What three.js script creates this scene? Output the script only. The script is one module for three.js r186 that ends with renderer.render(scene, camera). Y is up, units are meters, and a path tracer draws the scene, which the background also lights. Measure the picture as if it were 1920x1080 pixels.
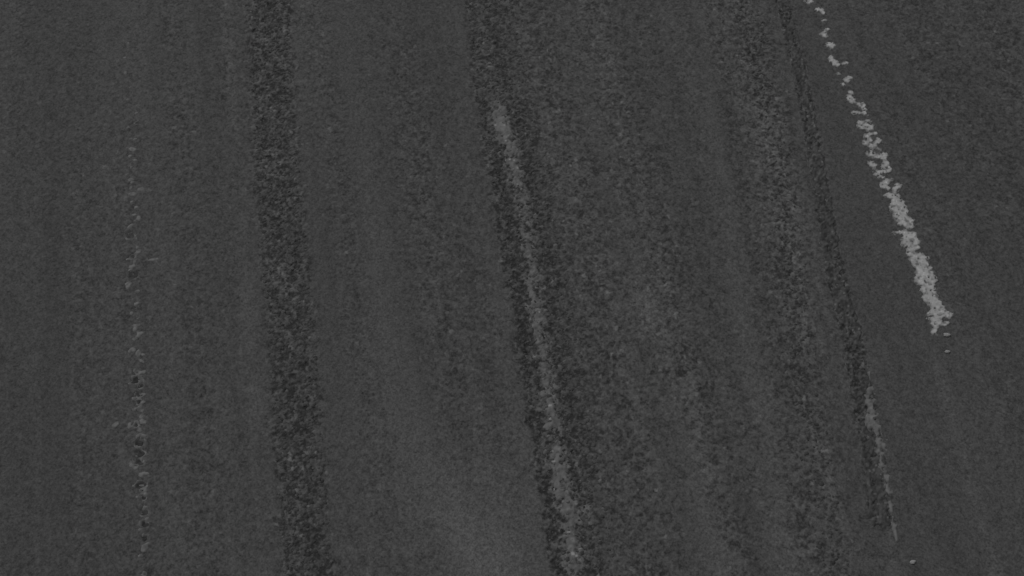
import * as THREE from 'three';
import { mergeGeometries } from 'three/addons/utils/BufferGeometryUtils.js';

// ---------------------------------------------------------------- camera, sky, light, exposure
const scene = new THREE.Scene();
// a camera on a pole, 4.8 m above the carriageway, looking down at 53 degrees through a long lens
const camera = new THREE.PerspectiveCamera(20.408, 16 / 9, 0.1, 3000);
camera.position.set(0, 4.7956, 0);
camera.lookAt(0.5827, 0, -3.5585);
const SKY = 0.34, SUN = 1.5, EXPOSURE = 1.12;
{ // a plain closed cloud deck, a little paler overhead, ground half dark
  const w = 128, h = 64, d = new Float32Array(w * h * 4);
  for (let j = 0; j < h; j++) for (let i = 0; i < w; i++) {
    const e = ((j + 0.5) / h - 0.5) * Math.PI, k = (j * w + i) * 4;
    const s = e > 0 ? SKY * (0.8 + 0.3 * Math.sin(e)) : SKY * 0.1;
    d[k] = d[k + 1] = d[k + 2] = s; d[k + 3] = 1;
  }
  const t = new THREE.DataTexture(d, w, h, THREE.RGBAFormat, THREE.FloatType);
  t.mapping = THREE.EquirectangularReflectionMapping; t.magFilter = THREE.LinearFilter; t.needsUpdate = true;
  scene.background = t; scene.environment = t;
}
const sun = new THREE.DirectionalLight(new THREE.Color(1, 1, 1), SUN);
sun.position.set(-5, 9, -11); sun.target.position.set(0.5, 0, -3.6);
sun.castShadow = true; sun.shadow.radius = 22; sun.shadow.mapSize.set(2048, 2048);
Object.assign(sun.shadow.camera, { left: -6, right: 6, top: 6, bottom: -6, near: 1, far: 40 });
scene.add(sun, sun.target);
const renderer = new THREE.WebGLRenderer({ antialias: true });
renderer.toneMapping = THREE.LinearToneMapping;
renderer.toneMappingExposure = EXPOSURE;
renderer.shadowMap.enabled = true;

// ---------------------------------------------------------------- noise and helpers
function rng(a) { return () => { a = (a + 0x6D2B79F5) | 0; let t = Math.imul(a ^ (a >>> 15), 1 | a); t = (t + Math.imul(t ^ (t >>> 7), 61 | t)) ^ t; return ((t ^ (t >>> 14)) >>> 0) / 4294967296; }; }
function hash(i, j, s) { let h = Math.imul(i, 374761393) ^ Math.imul(j, 668265263) ^ Math.imul(s, 1274126177); h = Math.imul(h ^ (h >>> 13), 1103515245); h = Math.imul(h ^ (h >>> 16), 2246822519); return ((h ^ (h >>> 15)) >>> 0) / 4294967296; }
function vn(x, y, s) { // value noise, -1 to 1
  const i = Math.floor(x), j = Math.floor(y); let a = x - i, b = y - j; a = a * a * (3 - 2 * a); b = b * b * (3 - 2 * b);
  const p = hash(i, j, s), q = hash(i + 1, j, s), r = hash(i, j + 1, s), t = hash(i + 1, j + 1, s);
  return 2 * (p + (q - p) * a + (r - p) * b + (p - q - r + t) * a * b) - 1;
}
const cell = { id: 0, gap: 0 };
function worley(x, y, s) { // nearest stone: its own random number and the depth of the gap beside it
  const i = Math.floor(x), j = Math.floor(y); let d1 = 9, d2 = 9, id = 0;
  for (let b = -1; b < 2; b++) for (let a = -1; a < 2; a++) {
    const h = hash(i + a, j + b, s), dx = i + a + h - x, dy = j + b + ((h * 7919.37) % 1) - y, d = dx * dx + dy * dy;
    if (d < d1) { d2 = d1; d1 = d; id = (h * 104729.7) % 1; } else if (d < d2) d2 = d;
  }
  cell.id = id; cell.gap = Math.sqrt(d2) - Math.sqrt(d1); return cell;
}
const clamp = (x, a = 0, b = 1) => Math.min(b, Math.max(a, x));
const sstep = (a, b, x) => { const t = clamp((x - a) / (b - a)); return t * t * (3 - 2 * t); };
const bell = (x, w) => Math.exp(-(x * x) / (w * w));
const curve = (pts) => (v) => { // u at distance v along the road, from [v, u] pairs with v rising
  let k = 0; while (k < pts.length - 2 && v > pts[k + 1][0]) k++;
  const [a, p] = pts[k], [b, q] = pts[k + 1]; return p + (q - p) * clamp((v - a) / (b - a), -1.2, 2.2);
};
const numbers = {};
function numbered(name) { const n = (numbers[name] = (numbers[name] ?? -1) + 1); return n ? `${name}_${String(n).padStart(3, '0')}` : name; }
function add(name, geometry, material, parent = scene) {
  const m = new THREE.Mesh(geometry, material); m.name = parent === scene ? numbered(name) : name;
  m.castShadow = m.receiveShadow = true; parent.add(m); return m;
}
function thing(name, label, category, x = 0, y = 0, z = 0, group) {
  const o = new THREE.Group(); o.name = numbered(name); o.position.set(x, y, z); o.userData = { label, category };
  if (group) o.userData.group = group;
  scene.add(o); return o;
}

// ---------------------------------------------------------------- what runs along the road (metres; u across, v away from the pole)
const jointLeft = curve([[2.40, 0.519], [2.82, 0.536], [3.17, 0.549], [3.66, 0.569], [4.21, 0.585], [4.56, 0.587], [5.13, 0.630]]);
const streakMid = curve([[2.35, 0.602], [2.51, 0.614], [2.67, 0.619], [2.87, 0.630], [3.11, 0.645], [3.35, 0.657], [3.60, 0.670], [3.88, 0.688], [4.10, 0.693], [4.31, 0.683], [4.55, 0.678], [5.12, 0.710]]);
const sealMid = curve([[2.18, 1.621], [2.26, 1.634], [2.42, 1.665], [2.56, 1.690], [2.73, 1.719], [2.93, 1.748], [3.12, 1.776], [3.29, 1.789], [3.49, 1.806], [3.72, 1.844], [3.94, 1.878], [4.16, 1.909], [4.46, 1.947], [4.68, 1.970], [4.91, 1.995]]);
const bandLeft = curve([[2.51, -0.357], [2.96, -0.345], [3.46, -0.337], [4.02, -0.334], [4.65, -0.324], [5.29, -0.301]]);
const bandRight = curve([[2.48, -0.197], [2.93, -0.182], [3.43, -0.169], [3.99, -0.161], [4.62, -0.147], [5.26, -0.123]]);
const paleTrack = curve([[2.40, 0.286], [2.57, 0.221], [2.93, 0.121], [3.50, 0.053], [4.30, 0.035], [5.22, 0.105]]);
const midTrack = curve([[3.21, 0.312], [3.70, 0.320], [4.25, 0.329], [4.85, 0.361]]);
const faintA = curve([[2.28, 1.034], [2.65, 1.047], [3.36, 1.050], [4.13, 1.032], [5.07, 1.029]]);
const faintB = curve([[2.24, 1.294], [2.60, 1.336], [2.99, 1.382], [3.47, 1.434], [3.92, 1.492], [4.49, 1.578], [4.97, 1.646]]);
const coarseB = curve([[2.21, 1.451], [2.51, 1.491], [2.74, 1.519], [3.01, 1.555], [3.34, 1.606], [3.80, 1.699], [4.25, 1.775], [4.55, 1.798], [4.94, 1.828]]);
const faintC = curve([[2.32, 1.987], [2.53, 2.011], [2.75, 2.027], [2.98, 2.053]]);
const sealHalf = (v) => 0.029 + 0.010 * sstep(4.9, 2.7, v);
const pits = [[-0.788, 4.638, 0.010], [-0.823, 4.049, 0.016], [-0.815, 3.939, 0.014], [-0.815, 3.851, 0.016], [-0.817, 3.692, 0.010], [-0.811, 3.404, 0.010], [-0.816, 3.369, 0.016], [-0.805, 3.340, 0.010], [-0.810, 3.306, 0.012], [-0.809, 3.274, 0.010], [-0.806, 3.234, 0.012], [-0.822, 3.179, 0.010], [-0.811, 3.101, 0.016], [-0.812, 3.057, 0.016], [-0.816, 3.026, 0.016], [-0.811, 2.932, 0.016], [-0.806, 2.906, 0.010], [-0.802, 2.876, 0.008], [-0.803, 2.826, 0.014], [-0.803, 2.774, 0.012], [-0.802, 2.719, 0.010], [-0.795, 2.586, 0.012]];
const rims = [[-0.804, 4.491, 0.012, 0.01], [-0.805, 4.255, 0.016, 0.01], [-0.82, 4.33, 0.012, 0.0075], [-0.781, 4.274, 0.012, 0.01], [-0.795, 4.125, 0.01, 0.01], [-0.822, 4.089, 0.012, 0.0125], [-0.813, 3.613, 0.014, 0.01], [-0.804, 3.57, 0.01, 0.0125], [-0.828, 3.506, 0.012, 0.01], [-0.806, 3.486, 0.008, 0.015], [-0.836, 3.804, 0.012, 0.0175], [-0.824, 3.891, 0.018, 0.01], [-0.738, 3.913, 0.018, 0.005], [-0.845, 3.173, 0.008, 0.0175], [-0.798, 3.188, 0.012, 0.01], [-0.837, 3.014, 0.014, 0.015], [-0.803, 2.97, 0.016, 0.0075], [-0.798, 2.892, 0.006, 0.0125], [-0.799, 3.126, 0.014, 0.0075], [-0.807, 3.248, 0.008, 0.0125], [-0.803, 2.687, 0.012, 0.0125], [-0.891, 3.19, 0.01, 0.01], [-0.802, 3.307, 0.014, 0.0075]];
const paintBlobs = [[2.103,4.887,0.013,0.015],[2.134,4.826,0.012,0.01],[2.146,4.806,0.007,0.01],[2.119,4.828,0.006,0.005],[2.137,4.758,0.009,0.005],[2.131,4.702,0.009,0.007],[2.112,4.673,0.014,0.013],[2.117,4.606,0.014,0.015],[2.131,4.61,0.006,0.008],[2.104,4.529,0.01,0.015],[2.107,4.507,0.011,0.012],[2.118,4.493,0.012,0.009],[2.154,4.496,0.009,0.009],[2.104,4.441,0.008,0.005],[2.145,4.41,0.011,0.008],[2.129,4.398,0.009,0.01],[2.109,4.378,0.009,0.008],[2.127,4.327,0.009,0.01],[2.111,4.301,0.01,0.013],[2.119,4.289,0.012,0.014],[2.137,4.263,0.006,0.006],[2.151,4.253,0.009,0.01],[2.111,4.216,0.012,0.008],[2.132,4.211,0.006,0.004],[2.149,4.251,0.01,0.011],[2.153,4.227,0.009,0.009],[2.151,4.206,0.01,0.007],[2.163,4.19,0.005,0.006],[2.117,4.159,0.01,0.01],[2.108,4.144,0.008,0.008],[2.118,4.13,0.009,0.008],[2.148,4.164,0.013,0.007],[2.152,4.132,0.01,0.014],[2.136,4.145,0.008,0.006],[2.136,4.119,0.008,0.007],[2.118,4.085,0.009,0.009],[2.14,4.092,0.009,0.008],[2.156,4.092,0.009,0.007],[2.108,4.052,0.011,0.011],[2.129,4.063,0.007,0.008],[2.163,4.057,0.009,0.009],[2.152,4.044,0.008,0.008],[2.139,4.033,0.006,0.009],[2.126,4.033,0.007,0.007],[2.116,4.027,0.005,0.005],[2.109,3.99,0.013,0.014],[2.133,4.019,0.009,0.006],[2.151,4.008,0.008,0.009],[2.155,3.977,0.013,0.016],[2.117,3.968,0.009,0.006],[2.137,3.967,0.007,0.005],[2.167,3.977,0.005,0.008],[2.154,3.959,0.007,0.007],[2.094,3.941,0.009,0.01],[2.105,3.927,0.009,0.011],[2.098,3.916,0.007,0.007],[2.151,3.932,0.01,0.011],[2.161,3.915,0.005,0.021],[2.14,3.914,0.008,0.009],[2.148,3.89,0.008,0.007],[2.139,3.899,0.006,0.008],[2.103,3.882,0.013,0.015],[2.121,3.86,0.006,0.004],[2.13,3.89,0.011,0.007],[2.148,3.887,0.008,0.005],[2.14,3.842,0.016,0.008],[2.128,3.834,0.009,0.008],[2.108,3.82,0.011,0.012],[2.122,3.803,0.007,0.006],[2.165,3.81,0.011,0.01],[2.15,3.793,0.009,0.009],[2.153,3.78,0.007,0.005],[2.112,3.765,0.012,0.012],[2.13,3.762,0.015,0.014],[2.144,3.75,0.012,0.014],[2.133,3.728,0.014,0.016],[2.152,3.715,0.013,0.014],[2.12,3.701,0.016,0.018],[2.139,3.688,0.015,0.017],[2.151,3.677,0.008,0.01],[2.121,3.667,0.013,0.017],[2.11,3.645,0.011,0.014],[2.135,3.651,0.014,0.015],[2.138,3.626,0.015,0.015],[2.158,3.628,0.013,0.013],[2.147,3.606,0.013,0.011],[2.115,3.625,0.008,0.007],[2.089,3.582,0.012,0.007],[2.104,3.582,0.007,0.006],[2.119,3.582,0.007,0.008],[2.118,3.563,0.01,0.012],[2.133,3.563,0.013,0.012],[2.152,3.563,0.01,0.01],[2.122,3.54,0.021,0.016],[2.147,3.535,0.012,0.016],[2.104,3.519,0.013,0.012],[2.124,3.511,0.014,0.013],[2.139,3.5,0.01,0.013],[2.113,3.49,0.01,0.009],[2.099,3.469,0.006,0.013],[2.116,3.462,0.011,0.012],[2.116,3.439,0.014,0.015],[2.132,3.455,0.009,0.011],[2.152,3.46,0.007,0.009],[2.158,3.446,0.01,0.008],[2.147,3.434,0.007,0.01],[2.135,3.418,0.011,0.011],[2.112,3.417,0.011,0.007],[2.157,3.396,0.01,0.007],[2.14,3.389,0.011,0.011],[2.139,3.139,0.013,0.006],[2.119,3.133,0.01,0.006],[2.157,3.173,0.012,0.01],[2.083,3.107,0.01,0.012]];
const paintRows = [[3.434,2.099,2.158],[3.414,2.105,2.174],[3.396,2.103,2.161],[3.383,2.096,2.164],[3.365,2.088,2.172],[3.343,2.085,2.172],[3.325,2.09,2.165],[3.304,2.088,2.157],[3.286,2.091,2.154],[3.265,2.078,2.15],[3.246,2.086,2.158],[3.224,2.093,2.16],[3.202,2.091,2.158],[3.184,2.077,2.17],[3.171,2.074,2.158],[3.16,2.073,2.133],[3.145,2.074,2.125],[3.128,2.079,2.113],[3.109,2.081,2.099],[3.092,2.08,2.09]];

// how coarse (open, stony) and how pale (polished, dusty, painted lamp glow) the asphalt is at each place
const wearGlow = { rough: 0, tone: 1 };
function wearGlowAt(u, v) {
  const wob = 0.012 * vn(u * 3, v * 4, 5), x = u + wob;
  let r = 0.27 + 0.08 * vn(u * 2.1, v * 0.9, 11) + 0.16 * vn(u * 11, v * 0.6, 12), t = 1;
  t += 0.06 * vn(u * 9, v * 0.5, 13) + 0.03 * vn(u * 3, v * 2.2, 14) + 0.075 * vn((u - 0.10 * (v - 3.6) * sstep(1.0, 1.8, u) * -1) * 24, v * 0.6, 15) + 0.055 * vn(u * 50, v * 1.0, 21);
  let k = sstep(-0.72, -1.1, x); t -= 0.06 * k; r += 0.02 * k;                              // left of the pitted crack
  k = bell(x + 0.605, 0.06) * (0.75 + 0.4 * vn(v * 2.2, 3, 16)); r += 0.32 * k; t -= 0.08 * k;
  k = bell(x + 0.70, 0.035); t += 0.025 * k;
  k = bell(x + 0.402, 0.022) * sstep(-0.7, 0.7, vn(v * 5, 1, 17)); t += 0.22 * k;
  // coarse dark band
  const dl = bandLeft(v) - 0.012 * vn(v * 14, 7, 18), dr = bandRight(v) + 0.014 * vn(v * 12, 9, 19);
  const rag = 0.014 * vn(u * 60, v * 60, 26) + 0.010 * vn(u * 28, v * 28, 27) + 0.008 * vn(u * 110, v * 100, 55);
  k = sstep(-0.03, 0.03, u - dl + 1.4 * rag) * sstep(-0.03, 0.034, dr - u + 1.4 * rag); r = r * (1 - k) + (1.2 + 0.2 * vn(u * 9, v * 5, 28)) * k; t -= (0.17 + 0.10 * vn(u * 12, v * 6, 29)) * k;
  k = bell(u - dr - 0.035, 0.03); t += 0.06 * k; r -= 0.14 * k;
  k = bell(x - 0.0, 0.05) * sstep(2.9, 3.3, v); r += 0.16 * k; t -= 0.03 * k;
  // polished pale track; the infrared lamp's glow near the pole is painted into it
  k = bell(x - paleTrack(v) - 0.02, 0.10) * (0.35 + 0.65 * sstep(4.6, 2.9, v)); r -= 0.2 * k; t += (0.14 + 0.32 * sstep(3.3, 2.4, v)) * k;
  k = bell(x - 0.40, 0.14) * sstep(3.2, 2.4, v); t += 0.36 * k; r -= 0.1 * k;  // rest of the lamp's glow, painted as paler tone right of the track
  k = bell(x - midTrack(v), 0.075) * sstep(5.2, 4.6, v) * sstep(2.6, 3.3, v); r += 0.3 * k; t -= 0.06 * k;
  // centre joint: torn open and dark, with what is left of a pale line along it
  const gl = jointLeft(v) - 0.010 * vn(v * 16, 2, 20), gs = streakMid(v);
  k = bell(u - gl + 0.05, 0.05); r -= 0.12 * k; t += 0.04 * k;
  const far = sstep(4.25, 4.65, v);
  k = sstep(-0.014, 0.02, u - gl + rag * 0.8) * (1 - sstep(0.06, 0.16, u - gs - 0.03 * vn(v * 9, 4, 22) + rag));
  r = r * (1 - k) + (1.3 - 0.25 * far) * k; t -= (0.37 - 0.17 * far) * k;
  const sw = 0.030 + 0.016 * bell(v - 4.36, 0.14) + 0.004 * sstep(2.8, 2.4, v);
  k = bell(u - gs + rag * 0.6, sw) * sstep(4.62, 4.36, v) * (0.8 + 0.35 * vn(u * 20, v * 11, 38)); t += (0.66 + 0.25 * bell(v - 4.36, 0.14) + 0.22 * sstep(3.3, 3.0, v)) * k; r -= 0.12 * k;
  k = bell(u - gs - 0.065, 0.013) * sstep(2.95, 2.75, v); t += 0.5 * k;
  k = sstep(0.08, 0.14, u - gs) * (1 - sstep(0.26, 0.42, u - gs)); r = Math.max(r, 0.66 * k); t -= 0.04 * k;
  // the wide mottled strip up to the sealed joint
  k = sstep(0.85, 1.1, x) * (1 - sstep(-0.13, -0.03, u - sealMid(v))); r = Math.max(r, r * (1 - k) + k * (0.42 + 0.12 * vn(u * 2.2, v * 1.3, 23) + 0.30 * vn((u + 0.11 * (v - 3.6) * -sstep(1.0, 1.8, u)) * 15, v * 0.5, 53))); t += k * (-0.01 + 0.10 * vn((u + 0.11 * (v - 3.6) * -sstep(1.0, 1.8, u)) * 19, v * 0.5, 52));
  k = bell(x - faintA(v) - 0.03, 0.05) * (0.8 + 0.5 * vn(v * 2.3, 5, 24)); t += 0.19 * k; r -= 0.2 * k;
  k = bell(x - 1.05, 0.05) * bell(v - 3.36, 0.12); t += 0.48 * k;
  k = bell(x - 1.06, 0.06) * bell(v - 3.10, 0.06); t -= 0.16 * k; r += 0.25 * k;
  k = bell(x - faintB(v), 0.04); t += 0.17 * k; r -= 0.22 * k;
  k = bell(u - coarseB(v), 0.075); r += 0.28 * k; t -= 0.02 * k;
  k = bell(u - coarseB(v) - 0.035, 0.02) * sstep(-0.3, 0.6, vn(v * 5, 8, 25)); t += 0.2 * k;
  k = sstep(0.02, 0.07, u - sealMid(v)) * (1 - sstep(2.10, 2.2, u + 0.07 * (v - 3.6))); r = r * (1 - k) + 0.16 * k; t -= 0.02 * k;
  k = sstep(1.15, 0.75, Math.abs(u - sealMid(v)) / sealHalf(v) - 0.25 * vn(u * 60, v * 50, 56)) * sstep(2.33, 2.42, v); r = r * (1 - k) + k; r += 0.45 * k; t -= 0.23 * k;
  k = sstep(2.16, 2.28, u); r += 0.16 * k * sstep(2.9, 3.8, v); t -= 0.08 * k;
  k = bell(x - faintC(v), 0.028) * (1 - sstep(2.9, 3.15, v)); t += 0.22 * k;
  k = bell(u - sealMid(v) - 0.02, 0.06) * (1 - sstep(2.25, 2.4, v)); t += 0.10 * k;        // pale stub where the sealed joint ends
  wearGlow.rough = clamp(r, 0.04, 1.5); wearGlow.tone = t; return wearGlow;
}
// the asphalt's colour at a place: bitumen with stone tops of many greys
function asphalt(u, v) {
  const w = wearGlowAt(u, v), r = w.rough;
  const x = u + 0.004 * vn(u * 95, v * 95, 30), y = v + 0.004 * vn(u * 95, v * 95, 31);
  const c = worley(x * 82, y * 76, 32), stone = c.id, gap = sstep(0.24, 0.0, c.gap);
  const m = 0.34 * vn(x * 46, y * 42, 33) + 0.80 * vn(x * 92, y * 84, 34) + 0.45 * vn(x * 170, y * 150, 39);
  const g = 0.75 * (hash(Math.floor(u * 390), Math.floor(v * 310), 35) - 0.5) + 0.4 * vn(u * 190, v * 170, 37);
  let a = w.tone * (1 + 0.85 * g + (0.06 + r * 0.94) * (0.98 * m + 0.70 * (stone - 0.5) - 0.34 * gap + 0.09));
  if (stone > 0.985) a *= 1 + 0.7 * r;
  return clamp(a, 0.22, 2.6);
}
const ALBEDO = 0.0422;

// ---------------------------------------------------------------- the road: one sheet, fine where it is seen
const U0 = -2.9, U1 = 4.6, V0 = 0.4, V1 = 7.4, UA = -1.5, UB = 3.15, VA = 2.0, VB = 5.6;
const grade = (a, b, c, d, fine, coarse) => { const s = []; for (let x = a; x < b - 1e-6; x += coarse) s.push(x); for (let x = b; x < c - 1e-6; x += fine) s.push(x); for (let x = c; x <= d + 1e-6; x += coarse) s.push(Math.min(x, d)); if (d - s[s.length - 1] > 1e-4) s.push(d); return s; };
const us = grade(U0, UA, UB, U1, 0.006, 0.028), vs = grade(V0, VA, VB, V1, 0.006, 0.028);
const NU = us.length, NV = vs.length, heights = new Float32Array(NU * NV);
const lay = (x, a, b, c, d) => (x < b ? 0.07 * (x - a) / (b - a) : x > c ? 0.93 + 0.07 * (x - c) / (d - c) : 0.07 + 0.86 * (x - b) / (c - b));
const unlay = (s, a, b, c, d) => (s < 0.07 ? a + s / 0.07 * (b - a) : s > 0.93 ? c + (s - 0.93) / 0.07 * (d - c) : b + (s - 0.07) / 0.86 * (c - b));
function roadHeight(u, v) {
  const r = wearGlowAt(u, v).rough, c = worley(u * 82, v * 76, 32);
  let h = 0.0016 * vn(u * 2.5, v * 2, 40) + 0.0005 * vn(u * 30, v * 30, 41);
  h += r * (0.0011 * (c.id - 0.5) - 0.0019 * sstep(0.3, 0, c.gap) + 0.0006 * vn(u * 46, v * 42, 33) + 0.0012 * vn(u * 92, v * 84, 34));
  h += 0.0009 * r * vn(u * 130, v * 130, 42);
  const gs = u - streakMid(v);
  h -= 0.004 * bell(gs + 0.055, 0.03) + 0.003 * bell(gs - 0.06, 0.03);                      // the open joint on both sides of its line
  h -= 0.002 * bell(u - sealMid(v), 0.03) * sstep(2.3, 2.45, v);
  if (u > -0.95 && u < -0.7) {
    for (const [pu, pv, pr] of pits) { const d = ((u - pu) ** 2 + (v - pv) ** 2) / (pr * pr * 1.2); if (d < 9) h -= 0.5 * pr * Math.exp(-d * d) - 0.05 * pr * Math.exp(-((d - 2.2) ** 2)); }
  }
  return h * sstep(0, 0.3, Math.min(u - U0, U1 - u, v - V0, V1 - v));
}
for (let j = 0; j < NV; j++) for (let i = 0; i < NU; i++) heights[j * NU + i] = roadHeight(us[i], vs[j]);
const find = (arr, x, lo, hi) => { while (hi - lo > 1) { const m = (lo + hi) >> 1; if (arr[m] <= x) lo = m; else hi = m; } return lo; };
function ground(u, v) { // the built sheet's own height
  const i = find(us, u, 0, NU - 1), j = find(vs, v, 0, NV - 1), a = clamp((u - us[i]) / (us[i + 1] - us[i])), b = clamp((v - vs[j]) / (vs[j + 1] - vs[j])), k = j * NU + i;
  return (heights[k] * (1 - a) + heights[k + 1] * a) * (1 - b) + (heights[k + NU] * (1 - a) + heights[k + NU + 1] * a) * b;
}
const normalise = (g) => { g.computeVertexNormals(); return g; };
const TS = 2048;
const bake = new Uint8Array(TS * TS * 4), relief = new Uint8Array(TS * TS * 4);
for (let j = 0; j < TS; j++) for (let i = 0; i < TS; i++) {
  const u = unlay((i + 0.5) / TS, U0, UA, UB, U1), v = unlay((j + 0.5) / TS, V0, VA, VB, V1), k = (j * TS + i) * 4;
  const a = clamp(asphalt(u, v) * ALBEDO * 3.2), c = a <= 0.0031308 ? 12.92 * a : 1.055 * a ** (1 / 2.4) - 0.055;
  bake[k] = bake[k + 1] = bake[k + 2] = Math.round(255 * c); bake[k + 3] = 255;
  const h = 0.5 + wearGlow.rough * (0.24 * vn(u * 92, v * 84, 34) + 0.2 * vn(u * 170, v * 150, 39)) + 0.14 * (hash(i, j, 45) - 0.5);
  relief[k] = relief[k + 1] = relief[k + 2] = Math.round(255 * clamp(h)); relief[k + 3] = 255;
}
const tex = (d, n, srgb) => { const t = new THREE.DataTexture(d, n, n, THREE.RGBAFormat); if (srgb) t.colorSpace = THREE.SRGBColorSpace; t.magFilter = THREE.LinearFilter; t.minFilter = THREE.LinearMipmapLinearFilter; t.generateMipmaps = true; t.wrapS = t.wrapT = THREE.RepeatWrapping; t.needsUpdate = true; return t; };
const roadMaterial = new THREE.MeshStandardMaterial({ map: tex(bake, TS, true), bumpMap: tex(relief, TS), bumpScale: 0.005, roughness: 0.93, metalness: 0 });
roadMaterial.color.setRGB(1 / 3.2, 1 / 3.2, 1 / 3.2);
{
  const pos = new Float32Array(NU * NV * 3), uv = new Float32Array(NU * NV * 2), idx = new Uint32Array((NU - 1) * (NV - 1) * 6);
  for (let j = 0, k = 0; j < NV; j++) for (let i = 0; i < NU; i++, k++) {
    pos[k * 3] = us[i]; pos[k * 3 + 1] = heights[k]; pos[k * 3 + 2] = -vs[j];
    uv[k * 2] = lay(us[i], U0, UA, UB, U1); uv[k * 2 + 1] = lay(vs[j], V0, VA, VB, V1);
  }
  for (let j = 0, q = 0; j < NV - 1; j++) for (let i = 0; i < NU - 1; i++) { const a = j * NU + i; idx.set([a, a + 1, a + NU + 1, a, a + NU + 1, a + NU], q); q += 6; }
  const g = new THREE.BufferGeometry();
  g.setAttribute('position', new THREE.BufferAttribute(pos, 3)); g.setAttribute('uv', new THREE.BufferAttribute(uv, 2)); g.setIndex(new THREE.BufferAttribute(idx, 1));
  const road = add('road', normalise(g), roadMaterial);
  road.userData = { kind: 'structure', label: 'dark grey worn asphalt carriageway with coarse and polished strips' };
}
{ // the same asphalt going on around the near piece, out to the horizon
  const n = 512, d = new Uint8Array(n * n * 4);
  for (let j = 0; j < n; j++) for (let i = 0; i < n; i++) {
    const k = (j * n + i) * 4, f = n / 40, wrapn = (q, s) => { const x = i / n * q, y = j / n * q, a = Math.floor(x), b = Math.floor(y), e = x - a, h = y - b, m = (p) => ((p % q) + q) % q; return (hash(m(a), m(b), s) * (1 - e) + hash(m(a + 1), m(b), s) * e) * (1 - h) + (hash(m(a), m(b + 1), s) * (1 - e) + hash(m(a + 1), m(b + 1), s) * e) * h - 0.5; };
    const a = ALBEDO * 3.2 * (1 + 0.3 * wrapn(128, 50) + 0.1 * wrapn(40, 51) + 0.2 * (hash(i, j, 52) - 0.5)), c = 1.055 * a ** (1 / 2.4) - 0.055;
    d[k] = d[k + 1] = d[k + 2] = Math.round(255 * c); d[k + 3] = 255;
  }
  const m = new THREE.MeshStandardMaterial({ map: tex(d, n, true), roughness: 0.93 }); m.color.setRGB(1 / 3.2, 1 / 3.2, 1 / 3.2);
  const quads = [], R = 900;
  for (const [a, b, c, e] of [[-R, U0, -R, R], [U1, R, -R, R], [U0, U1, -R, V0], [U0, U1, V1, R]]) {
    const g = new THREE.BufferGeometry(); g.setAttribute('position', new THREE.Float32BufferAttribute([a, 0, -c, b, 0, -c, b, 0, -e, a, 0, -e], 3));
    g.setAttribute('uv', new THREE.Float32BufferAttribute([a, c, b, c, b, e, a, e].map((x) => x / 1.3), 2)); g.setIndex([0, 1, 2, 0, 2, 3]); quads.push(normalise(g));
  }
  const ring = add('ground', mergeGeometries(quads), m); ring.userData = { kind: 'structure', label: 'plain dark asphalt going on around the worn carriageway' };
}

// ---------------------------------------------------------------- thin coats on the road, meshed from a field of coverage
// every island of field(u, v) > 0 becomes one geometry of its own: a coat of the given thickness that follows the road and ends in a ragged edge
function islands(field, [ua, ub, va, vb], step, thick, steep, shade) {
  const nu = Math.ceil((ub - ua) / step) + 1, nv = Math.ceil((vb - va) / step) + 1, f = new Float32Array(nu * nv), id = new Int32Array(nu * nv).fill(-1), out = [];
  for (let j = 0; j < nv; j++) for (let i = 0; i < nu; i++) f[j * nu + i] = (i && j && i < nu - 1 && j < nv - 1) ? field(ua + i * step, va + j * step) : -1;
  for (let s = 0; s < f.length; s++) {
    if (f[s] <= 0 || id[s] >= 0) continue;
    const list = [s]; id[s] = out.length;
    for (let q = 0; q < list.length; q++) { const p = list[q]; for (const o of [1, -1, nu, -nu]) if (f[p + o] > 0 && id[p + o] < 0) { id[p + o] = out.length; list.push(p + o); } }
    const at = new Map(), pos = [], col = [], idx = [], cells = new Set();
    for (const p of list) for (const o of [0, -1, -nu, -nu - 1]) cells.add(p + o);
    const vert = (p) => {
      if (!at.has(p)) {
        const u = ua + (p % nu) * step, v = va + Math.floor(p / nu) * step;
        at.set(p, pos.length / 3); pos.push(u, ground(u, v) + clamp(f[p] * steep, -0.003, 1) * thick + (f[p] > 0 ? 0.0004 + 0.0005 * vn(u * 150, v * 150, 60) : -0.0015), -v);
        const t = shade(u, v, f[p]); col.push(t, t, t);
      }
      return at.get(p);
    };
    for (const c of cells) { const a = vert(c), b = vert(c + 1), e = vert(c + nu + 1), h = vert(c + nu); idx.push(a, b, e, a, e, h); }
    const g = new THREE.BufferGeometry(); g.setAttribute('position', new THREE.Float32BufferAttribute(pos, 3)); g.setAttribute('color', new THREE.Float32BufferAttribute(col, 3)); g.setIndex(idx);
    g.userData = { size: list.length }; out.push(normalise(g));
  }
  return out.sort((a, b) => b.userData.size - a.userData.size);
}
const coat = (r = 0.85) => new THREE.MeshStandardMaterial({ vertexColors: true, roughness: r });
const paintMaterial = coat(0.8), sealMaterial = coat(0.75), dustMaterial = coat(0.95), pitMaterial = coat(0.9);

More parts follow.
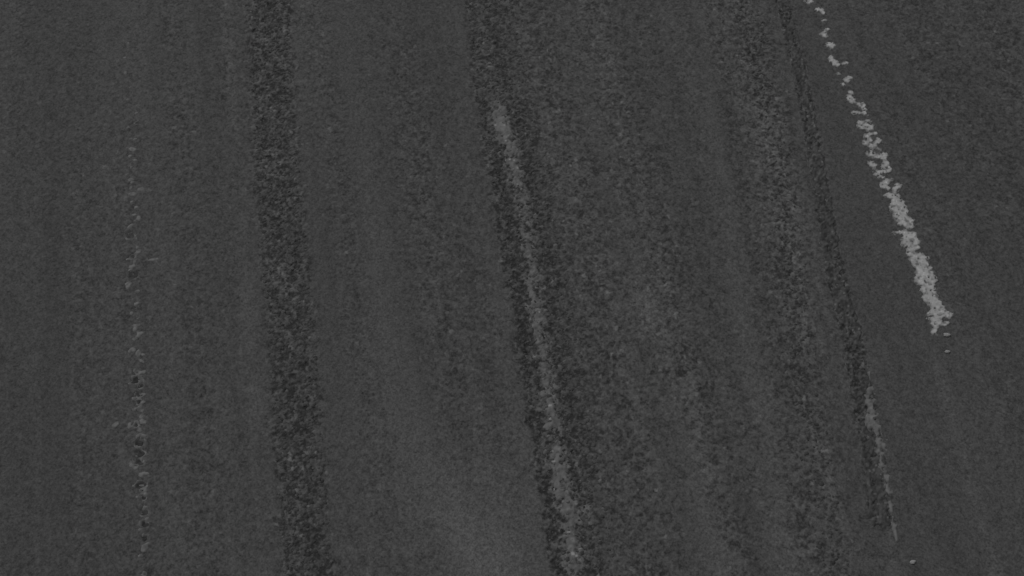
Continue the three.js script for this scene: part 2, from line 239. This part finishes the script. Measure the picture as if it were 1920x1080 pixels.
// ---------------------------------------------------------------- the white line
{
  const rowL = curve(paintRows.map(([v, a]) => [v, a]).reverse()), rowR = curve(paintRows.map(([v, , b]) => [v, b]).reverse());
  const field = (u, v) => {
    const du = 0.0032 * vn(u * 140, v * 140, 61) + 0.002 * vn(u * 300, v * 300, 62), dv = 0.0032 * vn(u * 140, v * 140, 63) + 0.002 * vn(u * 300, v * 300, 64);
    let f = -0.18;
    for (const [bu, bv, ru, rv] of paintBlobs) { const a = (u + du - bu) / (ru * 1.12), b = (v + dv - bv) / (rv * 1.08), d = a * a + b * b; if (d < 6) f += 1.35 * Math.exp(-0.95 * d); }
    if (v < 3.45 && v > 3.08) f = Math.max(f, Math.min(u + du - rowL(v + dv), rowR(v + dv) - u - du, 3.45 - v, v - 3.085) / 0.016 + 0.5 * vn(u * 75, v * 75, 54));
    const hole = vn(u * 85, v * 85, 65) * 0.65 + vn(u * 180, v * 180, 66) * 0.5;
    return Math.min(f, 1) - 1.9 * Math.max(0, hole - 0.26);
  };
  const shade = (u, v, f) => clamp(0.088 + 0.165 * clamp(f * 1.3) + 0.05 * vn(u * 70, v * 70, 67) + 0.04 * vn(u * 170, v * 170, 68) - 0.11 * sstep(0.15, 0.6, vn(u * 100, v * 100, 69)) + 0.10 * sstep(0.62, 0.9, vn(u * 120, v * 120, 59)), 0.05, 0.5);
  const line = thing('lane_line', 'worn white painted line breaking into flakes on the right of the road', 'road marking', 2.12, 0, -3.9);
  let rest = [];
  for (const g of islands(field, [2.03, 2.22, 3.05, 5.0], 0.0028, 0.0022, 3.5, shade)) {
    if (g.userData.size < 4) continue;
    g.translate(-2.12, 0, 3.9);
    add('paint_flake', g, paintMaterial, line);
  }
}
// ---------------------------------------------------------------- the faded line in the centre joint
{
  const field = (u, v) => {
    const e = u - streakMid(v), top = sstep(4.62, 4.42, v), wide = 0.034 + 0.016 * bell(v - 4.38, 0.16);
    const cover = (1.05 - Math.abs(e + 0.008 * vn(v * 11, 1, 70)) / wide) * top;
    return cover * (0.75 + 0.45 * bell(v - 4.38, 0.14)) - 0.44 + 0.10 * sstep(3.3, 3.0, v) + 0.62 * vn(u * 60, v * 50, 71) + 0.42 * vn(u * 130, v * 115, 72) - 0.9 * (1 - top);
  };
  const shade = (u, v, f) => clamp(0.064 + 0.046 * clamp(f) + 0.022 * vn(u * 80, v * 80, 73) + 0.018 * vn(u * 190, v * 190, 74) + (hash(Math.floor(u * 110), Math.floor(v * 110), 75) > 0.98 ? 0.10 : 0), 0.03, 0.35);
  const line = thing('faded_line', 'faded pale line worn to scraps along the dark torn centre joint', 'road marking', 0.66, 0, -3.4);
  const all = islands(field, [0.50, 0.80, 1.9, 4.7], 0.004, 0.0014, 2, shade).filter((g) => g.userData.size > 2);
  all.forEach((g) => g.translate(-0.66, 0, 3.4));
  all.slice(0, 60).forEach((g) => add('paint_scrap', g, dustMaterial, line));
  if (all.length > 60) add('paint_speck', mergeGeometries(all.slice(60)), dustMaterial, line).userData.kind = 'stuff';
}
// ---------------------------------------------------------------- the sealed joint
{
  const field = (u, v) => {
    const e = u - sealMid(v), w = sealHalf(v) + 0.007 * vn(v * 40, u > sealMid(v) ? 1.5 : 8.5, 80) + 0.005 * vn(v * 90, u > sealMid(v) ? 1.5 : 8.5, 81);
    const bare = vn(u * 58, v * 48, 82) * 0.75 + vn(u * 110, v * 95, 83) * 0.5 + 0.6 * bell(v - 3.05, 0.12) + 0.5 * bell(v - 2.78, 0.12) * (e > -0.01 ? 1 : 0.4);
    return Math.min((w - Math.abs(e)) / 0.012, 1, (v - 2.36) / 0.02) - 2.2 * Math.max(0, bare + 0.04);
  };
  const shade = (u, v) => clamp(0.012 + 0.030 * worley(u * 85, v * 75, 84).id ** 2 + 0.014 * vn(u * 120, v * 105, 85) + (hash(Math.floor(u * 130), Math.floor(v * 130), 86) > 0.975 ? 0.045 : 0), 0.007, 0.2);
  const seam = thing('sealed_joint', 'narrow black sealed joint slanting up the road left of the white line', 'joint sealant', 1.84, 0, -3.6);
  const all = islands(field, [1.5, 2.35, 2.3, 5.9], 0.0036, 0.0022, 2.5, shade).filter((g) => g.userData.size > 2);
  all.forEach((g) => g.translate(-1.84, 0, 3.6));
  all.slice(0, 70).forEach((g) => add('sealant', g, sealMaterial, seam));
  if (all.length > 70) add('sealant_crumb', mergeGeometries(all.slice(70)), sealMaterial, seam).userData.kind = 'stuff';
  // pale filler squeezed along its edges
  const edge = (u, v) => {
    const m = sealMid(v), e = u - m, w = sealHalf(v) + 0.004;
    const thin = 0.75 - Math.abs(Math.abs(e) - w) / 0.0045 - 0.75 + 0.55 * vn(v * 26, e > 0 ? 3.5 : 11.5, 87) + 0.3 * vn(u * 150, v * 100, 88);
    const wide = 0.003 + 0.017 * sstep(2.42, 2.80, v) * sstep(2.98, 2.86, v) + 0.004 * sstep(2.3, 2.5, v) * sstep(2.98, 2.8, v);
    const body = v < 2.98 && v > 2.16 ? 0.9 - Math.abs(e - w + wide) / (wide + 0.004) + 0.75 * vn(u * 70, v * 55, 89) + 0.65 * vn(u * 140, v * 120, 58) - 0.12 : -1;
    return Math.max(v > 2.34 ? thin : -1, body);
  };
  const pale = (u, v, f) => clamp(0.056 + 0.012 * bell(v - 2.78, 0.13) + 0.022 * vn(u * 90, v * 80, 90) + 0.045 * clamp(f), 0.03, 0.3);
  const edges = islands(edge, [1.5, 2.35, 2.3, 5.6], 0.0036, 0.0024, 2, pale).filter((g) => g.userData.size > 3);
  edges.forEach((g) => g.translate(-1.84, 0, 3.6));
  edges.slice(0, 40).forEach((g) => add('pale_filler', g, dustMaterial, seam));
  if (edges.length > 40) add('filler_crumb', mergeGeometries(edges.slice(40)), dustMaterial, seam).userData.kind = 'stuff';
}
// ---------------------------------------------------------------- the pitted crack on the left
{
  const crack = thing('pitted_crack', 'chain of small dark pits with pale chipped rims down the left of the road', 'crack', -0.81, 0, -3.5);
  const put = (name, field, box, step, thick, steep, shade, m) => { for (const g of islands(field, box, step, thick, steep, shade)) { if (g.userData.size < 3) continue; g.translate(0.81, 0, 3.5); add(name, g, m, crack); } };
  for (const [pu, pv, pr] of pits) {
    const deep = pv < 3.45 ? 1 : 0.45, rr = pr * (0.74 + 0.16 * deep);
    const d = (u, v) => Math.hypot(u - pu, v - pv) / rr + 0.75 * vn(u * 62, v * 70, 91) + 0.35 * vn(u * 150, v * 150, 92);
    put('pit', (u, v) => 0.85 - d(u, v), [pu - 0.035, pu + 0.035, pv - 0.035, pv + 0.035], 0.003, 0.0012, 3, (u, v) => clamp(0.036 - 0.022 * deep + 0.012 * vn(u * 130, v * 130, 93), 0.006, 0.1), pitMaterial);
    put('rim', (u, v) => 0.36 - Math.abs(d(u, v) - 1.25) + 0.5 * vn(u * 45, v * 45, 94) - 0.08, [pu - 0.045, pu + 0.045, pv - 0.045, pv + 0.045], 0.003, 0.0016, 3, (u, v) => clamp(0.088 + 0.035 * vn(u * 90, v * 90, 95), 0.04, 0.2), dustMaterial);
  }
  const scatter = rng(77), small = [];
  for (let v = 5.1; v > 2.5; v -= 0.018 + 0.03 * scatter() + (v > 4.5 ? 0.05 : 0)) small.push([-0.808 + 0.044 * (scatter() - 0.5), v, 0.005 + 0.006 * scatter(), 0.004 + 0.005 * scatter()]);
  for (const [pu, pv, ru, rv] of [...rims, ...small]) put('chip', (u, v) => 1.0 - Math.hypot((u - pu) / ru, (v - pv) / rv) + 0.7 * vn(u * 70, v * 70, 96), [pu - 0.04, pu + 0.04, pv - 0.04, pv + 0.04], 0.003, 0.0016, 2, (u, v) => clamp(0.094 + 0.035 * vn(u * 120, v * 120, 97), 0.04, 0.2), dustMaterial);
}
// ---------------------------------------------------------------- stones: standing proud in the coarse strips, and three loose pale ones
function stoneGeometry(seed, detail) {
  const g = new THREE.IcosahedronGeometry(1, detail), p = g.attributes.position;
  for (let i = 0; i < p.count; i++) {
    const x = p.getX(i), y = p.getY(i), z = p.getZ(i), k = 1 + 0.22 * vn(x * 1.3 + y * 0.7 + 9, z * 1.3 - y * 0.6 + 5, seed) + 0.1 * vn(x * 3 + 2 * y, z * 3 - y, seed + 1);
    p.setXYZ(i, x * k, y * k, z * k);
  }
  return normalise(g);
}
function strip(name, label, seed, count, place) {
  const r = rng(seed), m = new THREE.InstancedMesh(stoneGeometry(seed, 1), new THREE.MeshStandardMaterial({ roughness: 0.85 }), count), o = new THREE.Object3D(), c = new THREE.Color();
  for (let i = 0; i < count; i++) {
    const v = 1.6 + r() * 4.8, [u, s] = place(v, r), size = (0.0045 + 0.0055 * r() * r()) * s;
    o.position.set(u, ground(u, v) - size * 0.28, -v); o.rotation.set(r() * 0.6, r() * 7, r() * 0.6); o.scale.set(size * (0.8 + 0.5 * r()), size * (0.5 + 0.2 * r()), size * (0.8 + 0.5 * r())); o.updateMatrix(); m.setMatrixAt(i, o.matrix);
    const t = 0.014 + 0.040 * r() + (r() > 0.99 ? 0.06 : 0); c.setRGB(t, t, t); m.setColorAt(i, c);
  }
  m.name = numbered(name); m.castShadow = m.receiveShadow = true; m.userData = { kind: 'stuff', label, category: 'aggregate' }; scene.add(m);
}
strip('exposed_aggregate', 'broad dark strip of coarse exposed stones left of the polished wheel track', 301, 2200, (v, r) => { const a = bandLeft(v), b = bandRight(v); return [a + (b - a) * r(), 1]; });
strip('exposed_aggregate', 'dark coarse stones lying open on both sides of the faded centre line', 302, 2600, (v, r) => { const a = jointLeft(v) + 0.01, b = streakMid(v) + 0.13; return [a + (b - a) * r(), 1]; });
strip('exposed_aggregate', 'loose narrow strip of coarse stones just left of the black sealed joint', 303, 700, (v, r) => [coarseB(v) + 0.07 * (r() + r() - 1), 0.9]);
const paleStone = new THREE.MeshStandardMaterial({ color: new THREE.Color().setRGB(0.2, 0.2, 0.2), roughness: 0.8, bumpMap: roadMaterial.bumpMap, bumpScale: 0.001 });
[[2.122, 3.088, 0.013, 'larger of the two pale pebbles just below the end of the white line'], [2.099, 3.015, 0.011, 'smaller pale pebble lying apart below the end of the white line'], [1.712, 2.219, 0.011, 'lone pale pebble on bare asphalt near the foot of the sealed joint']].forEach(([u, v, s, label], i) => {
  const g = stoneGeometry(400 + 7 * i, 3); g.scale(s, s * 0.4, s * 0.62); g.rotateY(0.2 * i - 0.2);
  const p = add('pebble', g, paleStone); p.position.set(u, ground(u, v) + s * 0.2, -v); p.userData = { label, category: 'pebble', group: 'pale pebbles lying loose on the road' };
});
renderer.render(scene, camera);
